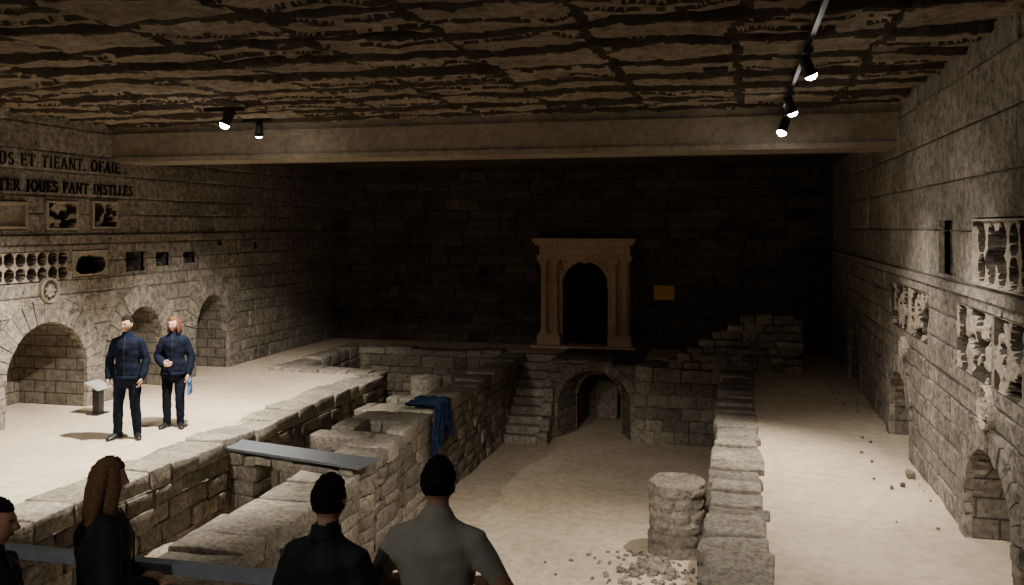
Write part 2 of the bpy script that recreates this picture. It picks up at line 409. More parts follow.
# ================================================================= CEILING + BEAM
def cz(x,y):
    p=Vector((x,y,0))
    jx=x+.12*noise.noise(Vector((x*.8,y*.9,5)))+.03*noise.noise(Vector((x*3,y*3,15)))
    jy=y+.26*noise.noise(Vector((x*.6,y*.6,9)))+.07*noise.noise(Vector((x*2.2,y*2,9)))
    row=math.floor(jy/.95); fy=jy/.95-row
    cw=1.3
    col=math.floor(jx/cw); fx=jx/cw-col
    h=noise.noise(Vector((row*7.13+.3,col*3.77+.2,.5)))
    # near edge of every slab hangs low, far edge sits higher
    tilt=.05*(fy-.5)*(1.0+1.2*noise.noise(Vector((row*2.13,col*5.77,3.5))))
    ex=min(fx,1-fx)*cw; ey=min(fy,1-fy)*.95
    e1=ex+.012*noise.noise(Vector((x*6,y*6,2))); e2=ey*.62+.012*noise.noise(Vector((x*5,y*5,4)))
    seam=1-sm(.016,.055,min(e1,e2))
    q=fy*2.0+1.2*noise.noise(Vector((x*.9,y*.6,row*3.1+col*1.7)))+.3*noise.noise(Vector((x*3.0,y*3.5,1)))
    st=math.floor(q); fr=q-st
    am=.3+abs(noise.noise(Vector((st*2.3+.4,row*1.1,col*2.2))))*1.6
    flake=.045*(fr-.5)*am
    crack=(fr<.09) and am>.62
    bul=.03*noise.fractal(Vector((x*2.2,y*2.6,row+col*.5)),.8,2,4)
    return 4.76-.018*h+tilt+flake-bul+.02*seam-.02, (seam>.5 or crack)
mb=MB()
x0,x1,y0,y1=XL-.05,XR+.05,YF,13.6; dx=.036
nx=int((x1-x0)/dx);ny=int((y1-y0)/dx)
vs=[];dk=[]
for j in range(ny+1):
    y=y0+(y1-y0)*j/ny
    for i in range(nx+1):
        x=x0+(x1-x0)*i/nx
        z,d=cz(x,y); vs.append((x,y,z)); dk.append(d)
fa=[];fb=[]
for j in range(ny):
    for i in range(nx):
        a=j*(nx+1)+i; (fb if (dk[a]+dk[a+1]+dk[a+nx+1]+dk[a+nx+2])>=2 else fa).append((a,a+nx+1,a+nx+2,a+1))
mb.v=vs; mb.f=fa+fb; mb.m=[0]*len(fa)+[1]*len(fb)
ce=mb.obj('ceiling',[M_ceil,M_mort],recalc=False,smooth=True)
mb=MB(); box(mb,XL-1.6,XR+1.6,YF-.4,YB+2,5.0,5.2); box(mb,XL,XR,14.4,YB,4.45,5.0)
mb.obj('ceiling_slab',M_back,ce)
mb=MB(); box(mb,-.35,-.1,9.55,9.8,4.64,4.67); mb.obj('ceiling_vent',M_black)
mb=MB()
box(mb,XL,XR,13.5,14.4,4.12,4.9); box(mb,XL,XR,13.44,13.52,4.5,4.6); box(mb,XL,XR,13.47,13.52,4.12,4.2)
mb.obj('ceiling_beam_1',M_beam)  # the beam across the hall ceiling, with its ledges

# ================================================================= FLOORS
def rect(mb,x0,x1,y0,y1,z,th=.12): box(mb,x0,x1,y0,y1,z-th,z)
mb=MB()
rect(mb,XL-1.35,-7.35,YF,16.95,0); rect(mb,XL-1.35,-9.2,16.95,20.9,0); rect(mb,XL-1.35,XR+1.35,20.9,YB+1.9,0)
rect(mb,.2,XR+1.35,YF,20.9,0); rect(mb,-7.35,.2,YF,4.95,0)
rect(mb,-2.2,.2,20.5,20.9,0)
mb.obj('floor',M_floor)
mb=MB(); 
def bumpfloor(mb,x0,x1,y0,y1,z,amp,d=.12,fn=None):
    nx=int((x1-x0)/d);ny=int((y1-y0)/d);vs=[];fs=[]
    for j in range(ny+1):
        for i in range(nx+1):
            x=x0+(x1-x0)*i/nx;y=y0+(y1-y0)*j/ny
            zz=z+amp*noise.fractal(Vector((x*1.3,y*1.3,2)),1,2,4)+(fn(x,y) if fn else 0)
            vs.append((x,y,zz))
    for j in range(ny):
        for i in range(nx):
            a=j*(nx+1)+i; fs.append((a,a+1,a+nx+2,a+nx+1))
    mb.add(vs,fs)
bumpfloor(mb,-5.0,-.2,4.7,21.9,-1.6,.008,.12,lambda x,y:.13*math.exp(-((x+1.15)/.55)**2-((y-11.7)/.8)**2))
mb.obj('courtyard_floor',M_court,smooth=True,recalc=False)
mb=MB()
bumpfloor(mb,-7.4,-4.9,4.8,17,-1.15,.07,.09,lambda x,y:.5*math.exp(-((x+6.0)/.7)**2-((y-12.2)/.7)**2)+.3*sm(13.8,14.6,y)+.25*math.exp(-((x+6.9)/.5)**2-((y-9)/2)**2))
bumpfloor(mb,-9.4,-4.9,16.9,21,-1.1,.06,.1)
mb.obj('excavation_pit_floor',M_dirt,smooth=True,recalc=False)

# ================================================================= EXCAVATED WALLS
mb=MB()
masonry(mb,-7.5,-6.88,4.9,16.9,-1.3,.05)
masonry(mb,-9.5,-7.0,16.9,17.4,-1.2,.07,'x')
masonry(mb,-7.0,-5.4,16.95,17.35,-1.2,-.45,'x')
masonry(mb,-9.5,-9.0,17.4,20.6,-1.2,.06)
masonry(mb,-9.5,-5.4,20.5,21.0,-1.2,.06,'x')
masonry(mb,-5.45,-4.85,14.0,21.0,-1.62,-.0,capr=(.4,.8))
masonry(mb,-6.05,-4.85,13.3,14.05,-1.62,-.06,'x')
masonry(mb,-6.05,-4.85,12.3,12.7,-1.62,-.08,'x')
masonry(mb,-6.05,-5.68,12.7,13.3,-1.62,-.06)
masonry(mb,-5.15,-4.85,12.7,13.3,-1.62,-.06)
masonry(mb,-5.45,-4.8,11.3,12.3,-1.62,-.1)
masonry(mb,-5.6,-4.75,4.9,10.85,-1.62,-.22,capr=(.45,.85))
masonry(mb,-6.9,-5.45,15.3,16.0,-1.1,-.35,'x')
masonry(mb,-6.9,-6.0,13.6,14.0,-1.1,-.45,'x')
masonry(mb,-7.0,-4.9,4.6,4.95,-1.3,-.02,'x')
m6=MB()
masonry(m6,-7.0,-6.45,10.8,11.3,-1.3,-.13,'x')
masonry(m6,-6.15,-4.78,10.8,11.3,-1.62,-.13,'x',core=True)
masonry(m6,-6.45,-6.15,10.8,11.3,-1.3,-.72,'x',cap=False,core=False)
masonry(m6,-6.45,-6.15,10.8,11.3,-.26,-.13,'x',core=False)
m6.rot(-5.0,10.95,-.22)
o_=len(mb.v); mb.v+=m6.v; mb.f+=[tuple(i+o_ for i in f) for f in m6.f]; mb.m+=m6.m
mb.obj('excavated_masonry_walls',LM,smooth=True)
mb=MB(); masonry(mb,-.32,.28,4.95,19.2,-1.62,.09,capr=(.25,.5),amp=.034,r=.02,jit=.04)
mb.obj('courtyard_dividing_wall',LM,smooth=True)
mb=MB()
masonry(mb,-2.12,.28,19.2,19.65,-1.62,.02,'x',course=.26,lmin=.28,lmax=.6)
masonry(mb,-2.12,.28,19.65,20.6,-.3,.0,'x',course=.3)
masonry(mb,-4.9,-.3,4.6,4.95,-1.62,-.02,'x')
for k in range(6):
    za=-1.62+k*.27; ys=18.5+k*.22
    masonry(mb,-4.1,-3.9,ys,20.3,za,za+.27,'y',cap=(k==5),core=False,course=.27)
mb.obj('courtyard_end_wall',LM,smooth=True)
mb=MB()
for k in range(7):
    za=.0+k*.165; xs=-1.4+max(0,(za-.1))*1.55+U(-.05,.08)
    masonry(mb,xs,1.3,19.25,19.75,za,za+.165,'x',course=.165,lmin=.2,lmax=.45,cap=False,core=False)
box(mb,.2,1.25,19.3,19.7,0,1.0); box(mb,-.5,.3,19.3,19.7,0,.45)
mb.obj('ruined_wall_fragment',LM,smooth=True)
mb=MB()
ns=10
for k in range(ns):
    y=18.55+k*.225; z1=-1.6+(k+1)*.16
    rstone(mb,-4.86,-4.08,y,y+.3,z1-.17,z1,.018,.008,1)
    box(mb,-4.84,-4.1,y+.05,20.9,z1-.3,z1-.02)
box(mb,-4.86,-3.9,20.7,21.0,-.3,-.005)
mb.obj('stone_staircase',LM,smooth=False)
ar=empty('arched_passage')
TA=lambda u,v,w:(u,19.35-w,v)
uc=-3.02
mb=MB(); prism(mb,TA,[(-4.0,-1.62),(-2.05,-1.62),(-2.05,.02),(-4.0,.02)],-2.6,0)
o=mb.obj('passage_mass',M_slab,ar)
c1=MB()
n=18
P1=archp(uc,.80,-1.7,-.85,-.12,n); P2=archp(uc,.52,-1.7,-.75,-.25,n)
vs=[TA(p[0],p[1],.05) for p in P1]+[TA(p[0],p[1],-.65) for p in P2]; q=len(P1)
c1.add(vs,[tuple(range(q))[::-1],tuple(range(q,2*q))]+[(i,(i+1)%q,q+(i+1)%q,q+i) for i in range(q)])
boolcut(o,c1)
c1=MB(); prism(c1,TA,archp(uc,.5,-1.7,-.76,-.27,n),-2.4,-.5); boolcut(o,c1)
mb=MB()
voussoirs(mb,TA,uc,.80,-.85,-.12,.17,17,-.1,.05,jamb=-1.6)
TI=lambda u,v,w:(u,20.0-w,v)
voussoirs(mb,TI,uc,.46,-.75,-.3,.09,13,-.1,.04)
mb.obj('passage_voussoirs',M_low,ar)
mb=MB(); rstone(mb,uc-.26,uc+.26,21.3,21.5,-1.6,-.62,.05,.03); mb.obj('blocking_stone',M_low,ar,smooth=True)
mb=MB(); masonry(mb,-4.05,-2.05,19.38,20.7,-.04,.05,'x',core=False,course=.09,capr=(.4,.7)); mb.obj('passage_cap_stones',LM,ar,smooth=True)

def stump(name,cx,cy,z0,h,r,layers,rough=1,mat=None):
    mb=MB(); n=72; nv=layers*6
    vs=[];fs=[]
    for j in range(nv+1):
        t=j/nv; z=z0+h*t
        for i in range(n):
            a=2*math.pi*i/n
            tl=t*layers+.3*noise.noise(Vector((math.cos(a)*1.5,math.sin(a)*1.5,7)))
            g=tl%1; gr=1-.08*(1-sm(0,.22,min(g,1-g)))*(0<t<1)
            nn=noise.fractal(Vector((math.cos(a)*2.5,math.sin(a)*2.5,z*7)),.7,2,4)
            blk=noise.noise(Vector((math.floor(tl)*3.1,math.floor(a*2.2+math.floor(tl)*.5)*1.7,4)))
            rr=r*(gr+rough*(.06*nn+.07*blk))+(.03 if t<.05 else 0)
            vs.append((cx+rr*math.cos(a),cy+rr*math.sin(a),z))
    for j in range(nv):
        for i in range(n): fs.append((j*n+i,j*n+(i+1)%n,(j+1)*n+(i+1)%n,(j+1)*n+i))
    base=nv*n; prev=base
    for q in(.93,.8,.5,.2):
        s=len(vs)
        for i in range(n):
            a=2*math.pi*i/n
            vs.append((cx+r*q*math.cos(a),cy+r*q*math.sin(a),z0+h+.02+.03*noise.noise(Vector((q*3*math.cos(a),q*3*math.sin(a),z0)))))
        for i in range(n): fs.append((prev+i,prev+(i+1)%n,s+(i+1)%n,s+i))
        prev=s
    vs.append((cx,cy,z0+h+.02))
    for i in range(n): fs.append((prev+i,prev+(i+1)%n,len(vs)-1))
    fs.append(tuple(range(n))[::-1])
    mb.add(vs,fs); return mb.obj(name,mat or M_low,smooth=True)
stump('column_stump',-.84,12.95,-1.6,1.0,.40,6,1.2)
stump('round_stone_drum',-5.83,16.45,-1.0,1.08,.31,5,.2,M_lowl)
def rubble(name,pts):
    mb=MB()
    for (x,y,z,s) in pts:
        a,b,c=s*U(.7,1.2),s*U(.7,1.2),s*U(.5,.9)
        rstone(mb,x-a/2,x+a/2,y-b/2,y+b/2,z,z+c,s*.3,s*.3)
    mb.obj(name,LM,smooth=True)
pts=[]
for i in range(300):
    a=U(0,6.28); d=abs(random.gauss(0,.5))
    x,y=-1.1+math.cos(a)*d,11.9+math.sin(a)*d*1.2
    pts.append((x,y,-1.61+.12*math.exp(-((x+1.15)/.55)**2-((y-11.7)/.8)**2),U(.02,.13)*(1.2-min(.8,d))))
for i in range(26):
    pts.append((U(-2.6,-.5),U(9,12.8),-1.61,U(.02,.07)))
pts=[p for p in pts if p[0]<-.42 and math.hypot(p[0]+.84,p[1]-12.95)>.5]
rubble('courtyard_rubble',pts)
pts=[]
for i in range(170):
    x,y=U(-6.8,-5.7),U(5.2,15.2)
    pts.append((x,y,-1.14+(.25 if y>14 else 0)+(.4*math.exp(-((x+6.0)/.7)**2-((y-12.2)/.7)**2)),U(.03,.14)))
rubble('excavation_rubble',pts)
pts=[(U(1.4,2.1),U(6,18),0,U(.015,.05)) for i in range(25)]+[(2.0,11.6,0,.12),(1.85,11.2,0,.07)]
rubble('floor_pebbles',pts)

mb=MB(); rstone(mb,-7.0,-4.62,10.70,11.16,-.09,-.045,.008,.002); mb.rot(-5.0,10.95,-.22); mb.obj('display_board_plank',M_plank)

mb=MB(); nu,nv=40,40;vs=[];fs=[]
for j in range(nv+1):
    t=j/nv
    for i in range(nu+1):
        s=i/nu; y=14.25+(t-.5)*(.75+.2*s)+.04*math.sin(s*5+t*3)
        d=s*(1.15+.16*math.sin(t*7)+.06*math.sin(t*17))
        fold=.05*(.5+.5*math.sin(t*24+s*3))+.05*abs(noise.noise(Vector((s*6,t*6,1))))
        if d<.5: x=-5.3+d; z=.05+fold*1.3
        else:
            x=-4.80+fold; z=.05+.04-(d-.5)
        vs.append((x,y,z))
for j in range(nv):
    for i in range(nu):
        a=j*(nu+1)+i; fs.append((a,a+1,a+nu+2,a+nu+1))
mb.add(vs,fs); o=mb.obj('draped_blue_jacket',M_blue,smooth=True,recalc=False)
md=o.modifiers.new('s','SOLIDIFY'); md.thickness=.025

mb=MB(); box(mb,-10.02,-9.9,12.33,12.45,0,.42); box(mb,-10.08,-9.86,12.25,12.53,0,.02)
vs=[(-10.08,12.22,.50),(-9.84,12.22,.40),(-9.84,12.56,.40),(-10.08,12.56,.50)]
vs+= [(v[0],v[1],v[2]+.025) for v in vs]; mb.add(vs,BF,1)
mb.obj('information_stand',[M_black,M_paper])

# ================================================================= INSCRIPTION
def arcpts(cx,cy,rx,ry,a0,a1,n=10): return [(cx+rx*math.cos(math.radians(a0+(a1-a0)*i/n)),cy+ry*math.sin(math.radians(a0+(a1-a0)*i/n))) for i in range(n+1)]
TH,TN=.12,.065
G={'T':(.78,[([(.39,0),(.39,1)],TH),([(.03,.96),(.75,.96)],TN),([(.05,.78),(.05,1)],.05),([(.73,.78),(.73,1)],.05)],[(.24,.54,0)]),
'E':(.68,[([(.16,0),(.16,1)],TH),([(.1,.96),(.6,.96)],TN),([(.1,.04),(.62,.04)],TN),([(.16,.52),(.48,.52)],TN),([(.6,.8),(.6,1)],.05),([(.62,0),(.62,.22)],.05),([(.48,.42),(.48,.62)],.05)],[(.02,.2,0),(.02,.2,1)]),
'F':(.64,[([(.16,0),(.16,1)],TH),([(.1,.96),(.58,.96)],TN),([(.16,.52),(.46,.52)],TN),([(.58,.78),(.58,1)],.05),([(.46,.42),(.46,.62)],.05)],[(.02,.32,0),(.02,.2,1)]),
'L':(.64,[([(.16,0),(.16,1)],TH),([(.1,.04),(.58,.04)],TN),([(.58,0),(.58,.25)],.05)],[(.02,.32,1),(.02,.2,0)]),
'I':(.36,[([(.18,0),(.18,1)],TH)],[(.03,.33,0),(.03,.33,1)]),
'N':(.84,[([(.14,0),(.14,1)],TN),([(.14,1),(.68,0)],TH),([(.70,0),(.70,1)],TN)],[(.02,.26,0),(.0,.2,1),(.58,.82,1)]),
'A':(.84,[([(.1,0),(.42,1)],TN),([(.42,1),(.74,0)],TH),([(.22,.34),(.62,.34)],.06)],[(.0,.22,0),(.6,.86,0)]),
'U':(.82,[([(.16,1),(.16,.35)]+arcpts(.41,.32,.25,.29,180,360)+[(.66,1)],.10)],[(.03,.3,1),(.54,.78,1)]),
'J':(.5,[([(.3,1),(.3,.2)]+arcpts(.16,.16,.14,.15,0,-140,6),.11)],[(.14,.46,1)]),
'O':(.86,[(arcpts(.43,.5,.34,.47,0,360,22),.10)],[]),
'S':(.62,[(arcpts(.31,.74,.2,.22,20,270,9)+arcpts(.31,.27,.22,.24,90,-160,9),.10)],[]),
'R':(.78,[([(.16,0),(.16,1)],TH),([(.16,.96),(.36,.96)]+arcpts(.36,.73,.2,.23,90,-90,8)+[(.16,.5)],.08),([(.36,.5),(.7,0)],TH)],[(.02,.32,0),(.02,.2,1),(.6,.8,0)]),
'.':(.3,[([(.1,.07),(.22,.07)],.13)],[]),' ':(.45,[],[])}
def stroke(mb,T,pts,w,sc,u0,v0,wa,wb):
    for i in range(len(pts)-1):
        a=Vector(pts[i]);b=Vector(pts[i+1]);d=(b-a)
        if d.length<1e-5: continue
        d.normalize(); n_=Vector((-d.y,d.x))*w/2
        if len(pts)>3: a=a-d*w*.12;b=b+d*w*.12
        P=[a-n_,b-n_,b+n_,a+n_]
        prism(mb,T,[(u0+p.x*sc[0],v0+p.y*sc[1]) for p in P],wa,wb)
def write(mb,T,txt,u0,u1,v,h,wa,wb):
    tot=sum(G[c][0]+.12 for c in txt); sx=(u1-u0)/tot; u=u0
    for c in txt:
        wd,st,se=G[c]
        for p,w in st: stroke(mb,T,p,w,(sx,h),u,v,wa,wb)
        for a,b,y in se: stroke(mb,T,[(a,y+(.025 if y==0 else -.025)),(b,y+(.025 if y==0 else -.025))],.05,(sx,h),u,v,wa,wb)
        u+=(wd+.12)*sx
mb=MB()
write(mb,TL,'US ET TIEANT. OFAIE',10.98,13.68,3.93,.19,.035,.078)
write(mb,TL,'TER JOUES FANT INSTLLES',10.98,14.02,3.545,.18,.035,.078)
mb.obj('wall_inscription',M_letter)

# ================================================================= LAMPS
def fixture(P,aim,energy,size,blend=.6,color=(1,.93,.82),radius=.05,stem=True,k=1.0):
    P=Vector(P);Dv=(Vector(aim)-P).normalized()
    e=empty('track_or_fill_spotlight',P)  # serves the visible track spots and the added out-of-view ones
    q=Dv.to_track_quat('-Z','Y')
    mb=MB(); n=20
    prof=[(.0,.14),(.045,.14),(.055,.11),(.055,-.02),(.068,-.03),(.068,-.06),(.058,-.06)]
    vs=[];fs=[]
    for r,z in prof:
        for i in range(n):
            a=2*math.pi*i/n; vs.append(q@Vector((r*k*math.cos(a),r*k*math.sin(a),z*k)))
    for kk in range(len(prof)-1):
        for i in range(n): fs.append((kk*n+i,kk*n+(i+1)%n,(kk+1)*n+(i+1)%n,(kk+1)*n+i))
    mb.add(vs,fs,0)
    vs=[];fs=[]
    for j in range(5):
        an=j*math.pi/2/5
        for i in range(n):
            a=2*math.pi*i/n; vs.append(q@Vector((.058*k*math.cos(an)*math.cos(a),.058*k*math.cos(an)*math.sin(a),-.058*k-.05*k*math.sin(an))))
    vs.append(q@Vector((0,0,-.108*k)))
    for j in range(4):
        for i in range(n): fs.append((j*n+i,(j+1)*n+i,(j+1)*n+(i+1)%n,j*n+(i+1)%n))
    for i in range(n): fs.append((4*n+i,5*n,4*n+(i+1)%n))
    mb.add(vs,fs,1)
    if stem: box(mb,-.012,.012,-.012,.012,.05,4.60-P.z); box(mb,-.04,.04,-.03,.03,4.54-P.z,4.595-P.z)
    mb.obj('lamp_housing',[M_black,M_lens],e,recalc=False)
    l=bpy.data.lights.new('spot','SPOT'); l.energy=energy; l.spot_size=math.radians(size); l.spot_blend=blend; l.color=color; l.shadow_soft_size=radius
    lo=bpy.data.objects.new('spot_light',l); bpy.context.scene.collection.objects.link(lo); lo.parent=e
    lo.location=Dv*.17*k; lo.rotation_euler=q.to_euler()
    return e
def track(x0,x1,y0,y1):
    mb=MB(); box(mb,x0,x1,y0,y1,4.60,4.66); mb.obj('lighting_or_fill_track',M_black)
track(-7.2,-6.6,11.08,11.12); track(-7.4,-6.9,12.38,12.42); track(.58,.62,3,13.2); track(-8.5,.5,3.98,4.02)  # last track is added out of view to carry fill spots
fixture((-6.85,11.1,4.48),(-8.6,10.2,0),3300,100,.7,k=1.2)
fixture((-7.1,12.4,4.46),(-8.8,15.0,.0),2400,76,.9,k=1.0)
fixture((.6,8.3,4.40),(2.2,9.3,.7),480,66,.9,k=.95)
fixture((.6,11.0,4.40),(2.0,11.9,.2),460,76,.9,k=1.0)
fixture((.6,12.9,4.36),(-1.2,11.0,-1.0),1200,90,.8,k=1.1)
fixture((-2.5,4.0,4.4),(-2.6,12.6,-1.6),3600,40,.8)  # added spot out of view, brightens the courtyard floor
fixture((-7.4,4.0,4.4),(-7.2,11.5,-.5),1700,50,.8)  # added spot out of view, brightens the left floor and pit
fixture((-.5,4.0,4.4),(1.2,10.0,0),1000,46,.8)  # added spot out of view, brightens the right floor
fixture((-4.6,4.0,4.4),(2.2,10.6,1.9),1500,32,.9)  # added spot out of view, evens the light on the right wall
mb=MB(); box(mb,-8.5,.8,-.97,-.93,3.5,3.54); mb.obj('lighting_or_fill_track',M_black)  # added track behind the camera, goes with the fill lamps below
fixture((-6.0,-.7,3.5),(-5.5,2.2,4.9),85,62,.9,stem=False)  # added unseen uplight, lifts the left part of the ceiling
fixture((-1.5,-.7,3.5),(-2.0,2.2,4.9),150,62,.9,stem=False)  # added unseen uplight, lifts the middle of the ceiling
fixture((-3.2,-.7,3.45),(-2.6,5.0,.6),190,56,.9,stem=False)  # added unseen fill for the backs of the foreground people
w=bpy.data.worlds.new('World'); bpy.context.scene.world=w; w.use_nodes=True
w.node_tree.nodes['Background'].inputs[0].default_value=(.9,.8,.7,1); w.node_tree.nodes['Background'].inputs[1].default_value=.004

# ================================================================= RAILING
mb=MB()
box(mb,-7.2,.1,4.61,4.69,.985,1.045,0)
for k in range(7):
    x=-7.1+k*1.18; box(mb,x-.02,x+.02,4.63,4.67,0,.985,0); box(mb,x-.06,x+.06,4.59,4.71,0,.012,0)
for z in(.2,.4,.6,.8): box(mb,-7.2,.1,4.645,4.655,z,z+.01,0)
mb.obj('metal_railing',M_steel)

# ================================================================= PEOPLE
def tube(mb,pts,rad,n=14,m=0,side=Vector((1,0,0)),round_=True):
    pts=[Vector(p) for p in pts]; rad=[(r,r) if not isinstance(r,tuple) else r for r in rad]
    P=[];Rr=[];Ts=[]
    for i,p in enumerate(pts):
        if i==0: t=pts[1]-p
        elif i==len(pts)-1: t=p-pts[-2]
        else: t=(pts[i+1]-p).normalized()+(p-pts[i-1]).normalized()
        t.normalize(); P.append(p);Rr.append(rad[i]);Ts.append(t)
    if round_:
        r0=min(Rr[0]);r1=min(Rr[-1])
        a=[(P[0]-Ts[0]*r0*.9,(Rr[0][0]*.35,Rr[0][1]*.35),Ts[0]),(P[0]-Ts[0]*r0*.55,(Rr[0][0]*.8,Rr[0][1]*.8),Ts[0])]
        b=[(P[-1]+Ts[-1]*r1*.55,(Rr[-1][0]*.8,Rr[-1][1]*.8),Ts[-1]),(P[-1]+Ts[-1]*r1*.9,(Rr[-1][0]*.35,Rr[-1][1]*.35),Ts[-1])]
        L_=a+list(zip(P,Rr,Ts))+b
    else: L_=list(zip(P,Rr,Ts))
    vs=[];fs=[]
    for p,r,t in L_:
        s=side-t*side.dot(t)
        if s.length<.15: s=Vector((0,1,0))-t*t.y
        s.normalize(); b=t.cross(s)
        for i in range(n):
            a=2*math.pi*i/n; vs.append(p+s*r[0]*math.cos(a)+b*r[1]*math.sin(a))
    k=len(L_)
    for j in range(k-1):
        for i in range(n): fs.append((j*n+i,j*n+(i+1)%n,(j+1)*n+(i+1)%n,(j+1)*n+i))
    fs.append(tuple(range(n))[::-1]); fs.append(tuple(range((k-1)*n,k*n)))
    mb.add(vs,fs,m)
def g_(a,b,s): return math.exp(-((a-b)/s)**2)
def headp(d):
    x,y,z=d
    p=Vector((x*.077,y*.097,z*.118))
    if z<0:
        t=-z; p.x*=1-.30*t**1.6
        p.y*=(1-.38*t) if y<0 else (1-.08*t)
    elif y>0: p.y*=1-.10*z
    if y>0:
        p.y+=.024*g_(x,0,.13)*g_(z,-.22,.13)+.013*g_(x,0,.1)*g_(z,-.05,.16)
        p.y-=.010*(g_(x,.36,.16)+g_(x,-.36,.16))*g_(z,.02,.12)
        p.y+=.006*g_(z,.17,.09)*g_(x,0,.5)+.006*g_(x,0,.26)*g_(z,-.5,.07)+.011*g_(x,0,.3)*g_(z,-.84,.15)
    return p
def spheremesh(mb,fn,nu,nv,m=0,tr=lambda p:p):
    vs=[];fs=[]
    for j in range(1,nv):
        th=math.pi*j/nv
        for i in range(nu):
            a=2*math.pi*i/nu; vs.append(tr(fn((math.sin(th)*math.cos(a),math.sin(th)*math.sin(a),math.cos(th)))))
    vs.append(tr(fn((0,0,1))));vs.append(tr(fn((0,0,-1))))
    T_=len(vs)-2
    for j in range(nv-2):
        for i in range(nu): fs.append((j*nu+i,(j+1)*nu+i,(j+1)*nu+(i+1)%nu,j*nu+(i+1)%nu))
    for i in range(nu):
        fs.append((T_,i,(i+1)%nu)); fs.append((T_+1,(nv-2)*nu+(i+1)%nu,(nv-2)*nu+i))
    mb.add(vs,fs,m)
def hand(mb,w,d,pn,curl,thumb,k=1.0):
    w=Vector(w);d=Vector(d).normalized();pn=Vector(pn);pn=(pn-d*pn.dot(d)).normalized();s=d.cross(pn).normalized()*thumb
    tube(mb,[w-d*.02,w+d*.02*k,w+d*.06*k,w+d*.09*k],[(.022,.018),(.030,.016),(.041,.016),(.038,.013)],12,0,s)
    for off,ln in((.030,.070),(.010,.080),(-.010,.074),(-.029,.058)):
        p=w+d*.088*k+s*off; dd=d.copy(); pts=[p-d*.015,p]; 
        for q,f in enumerate((.45,.32,.23)):
            ang=curl*(.6+.5*q)
            dd=(dd*math.cos(ang)+pn*math.sin(ang)).normalized()
            p=p+dd*ln*f*k; pts.append(p.copy())
        tube(mb,pts,[.009,.0095,.0085,.008,.0068],8,0,s)
    p=w+d*.03+s*.028; td=(s*.75+d*.7+pn*.25).normalized()
    tube(mb,[p-s*.012,p+td*.035,p+td*.035+(d*.9+s*.25+pn*.25).normalized()*.03,p+td*.035+(d*.95+pn*.4).normalized()*.055],[.014,.012,.010,.008],8,0,s)
def segd(p,a,b):
    ab=b-a; t=max(0,min(1,(p-a).dot(ab)/ab.length_squared)); return (p-(a+ab*t)).length,t
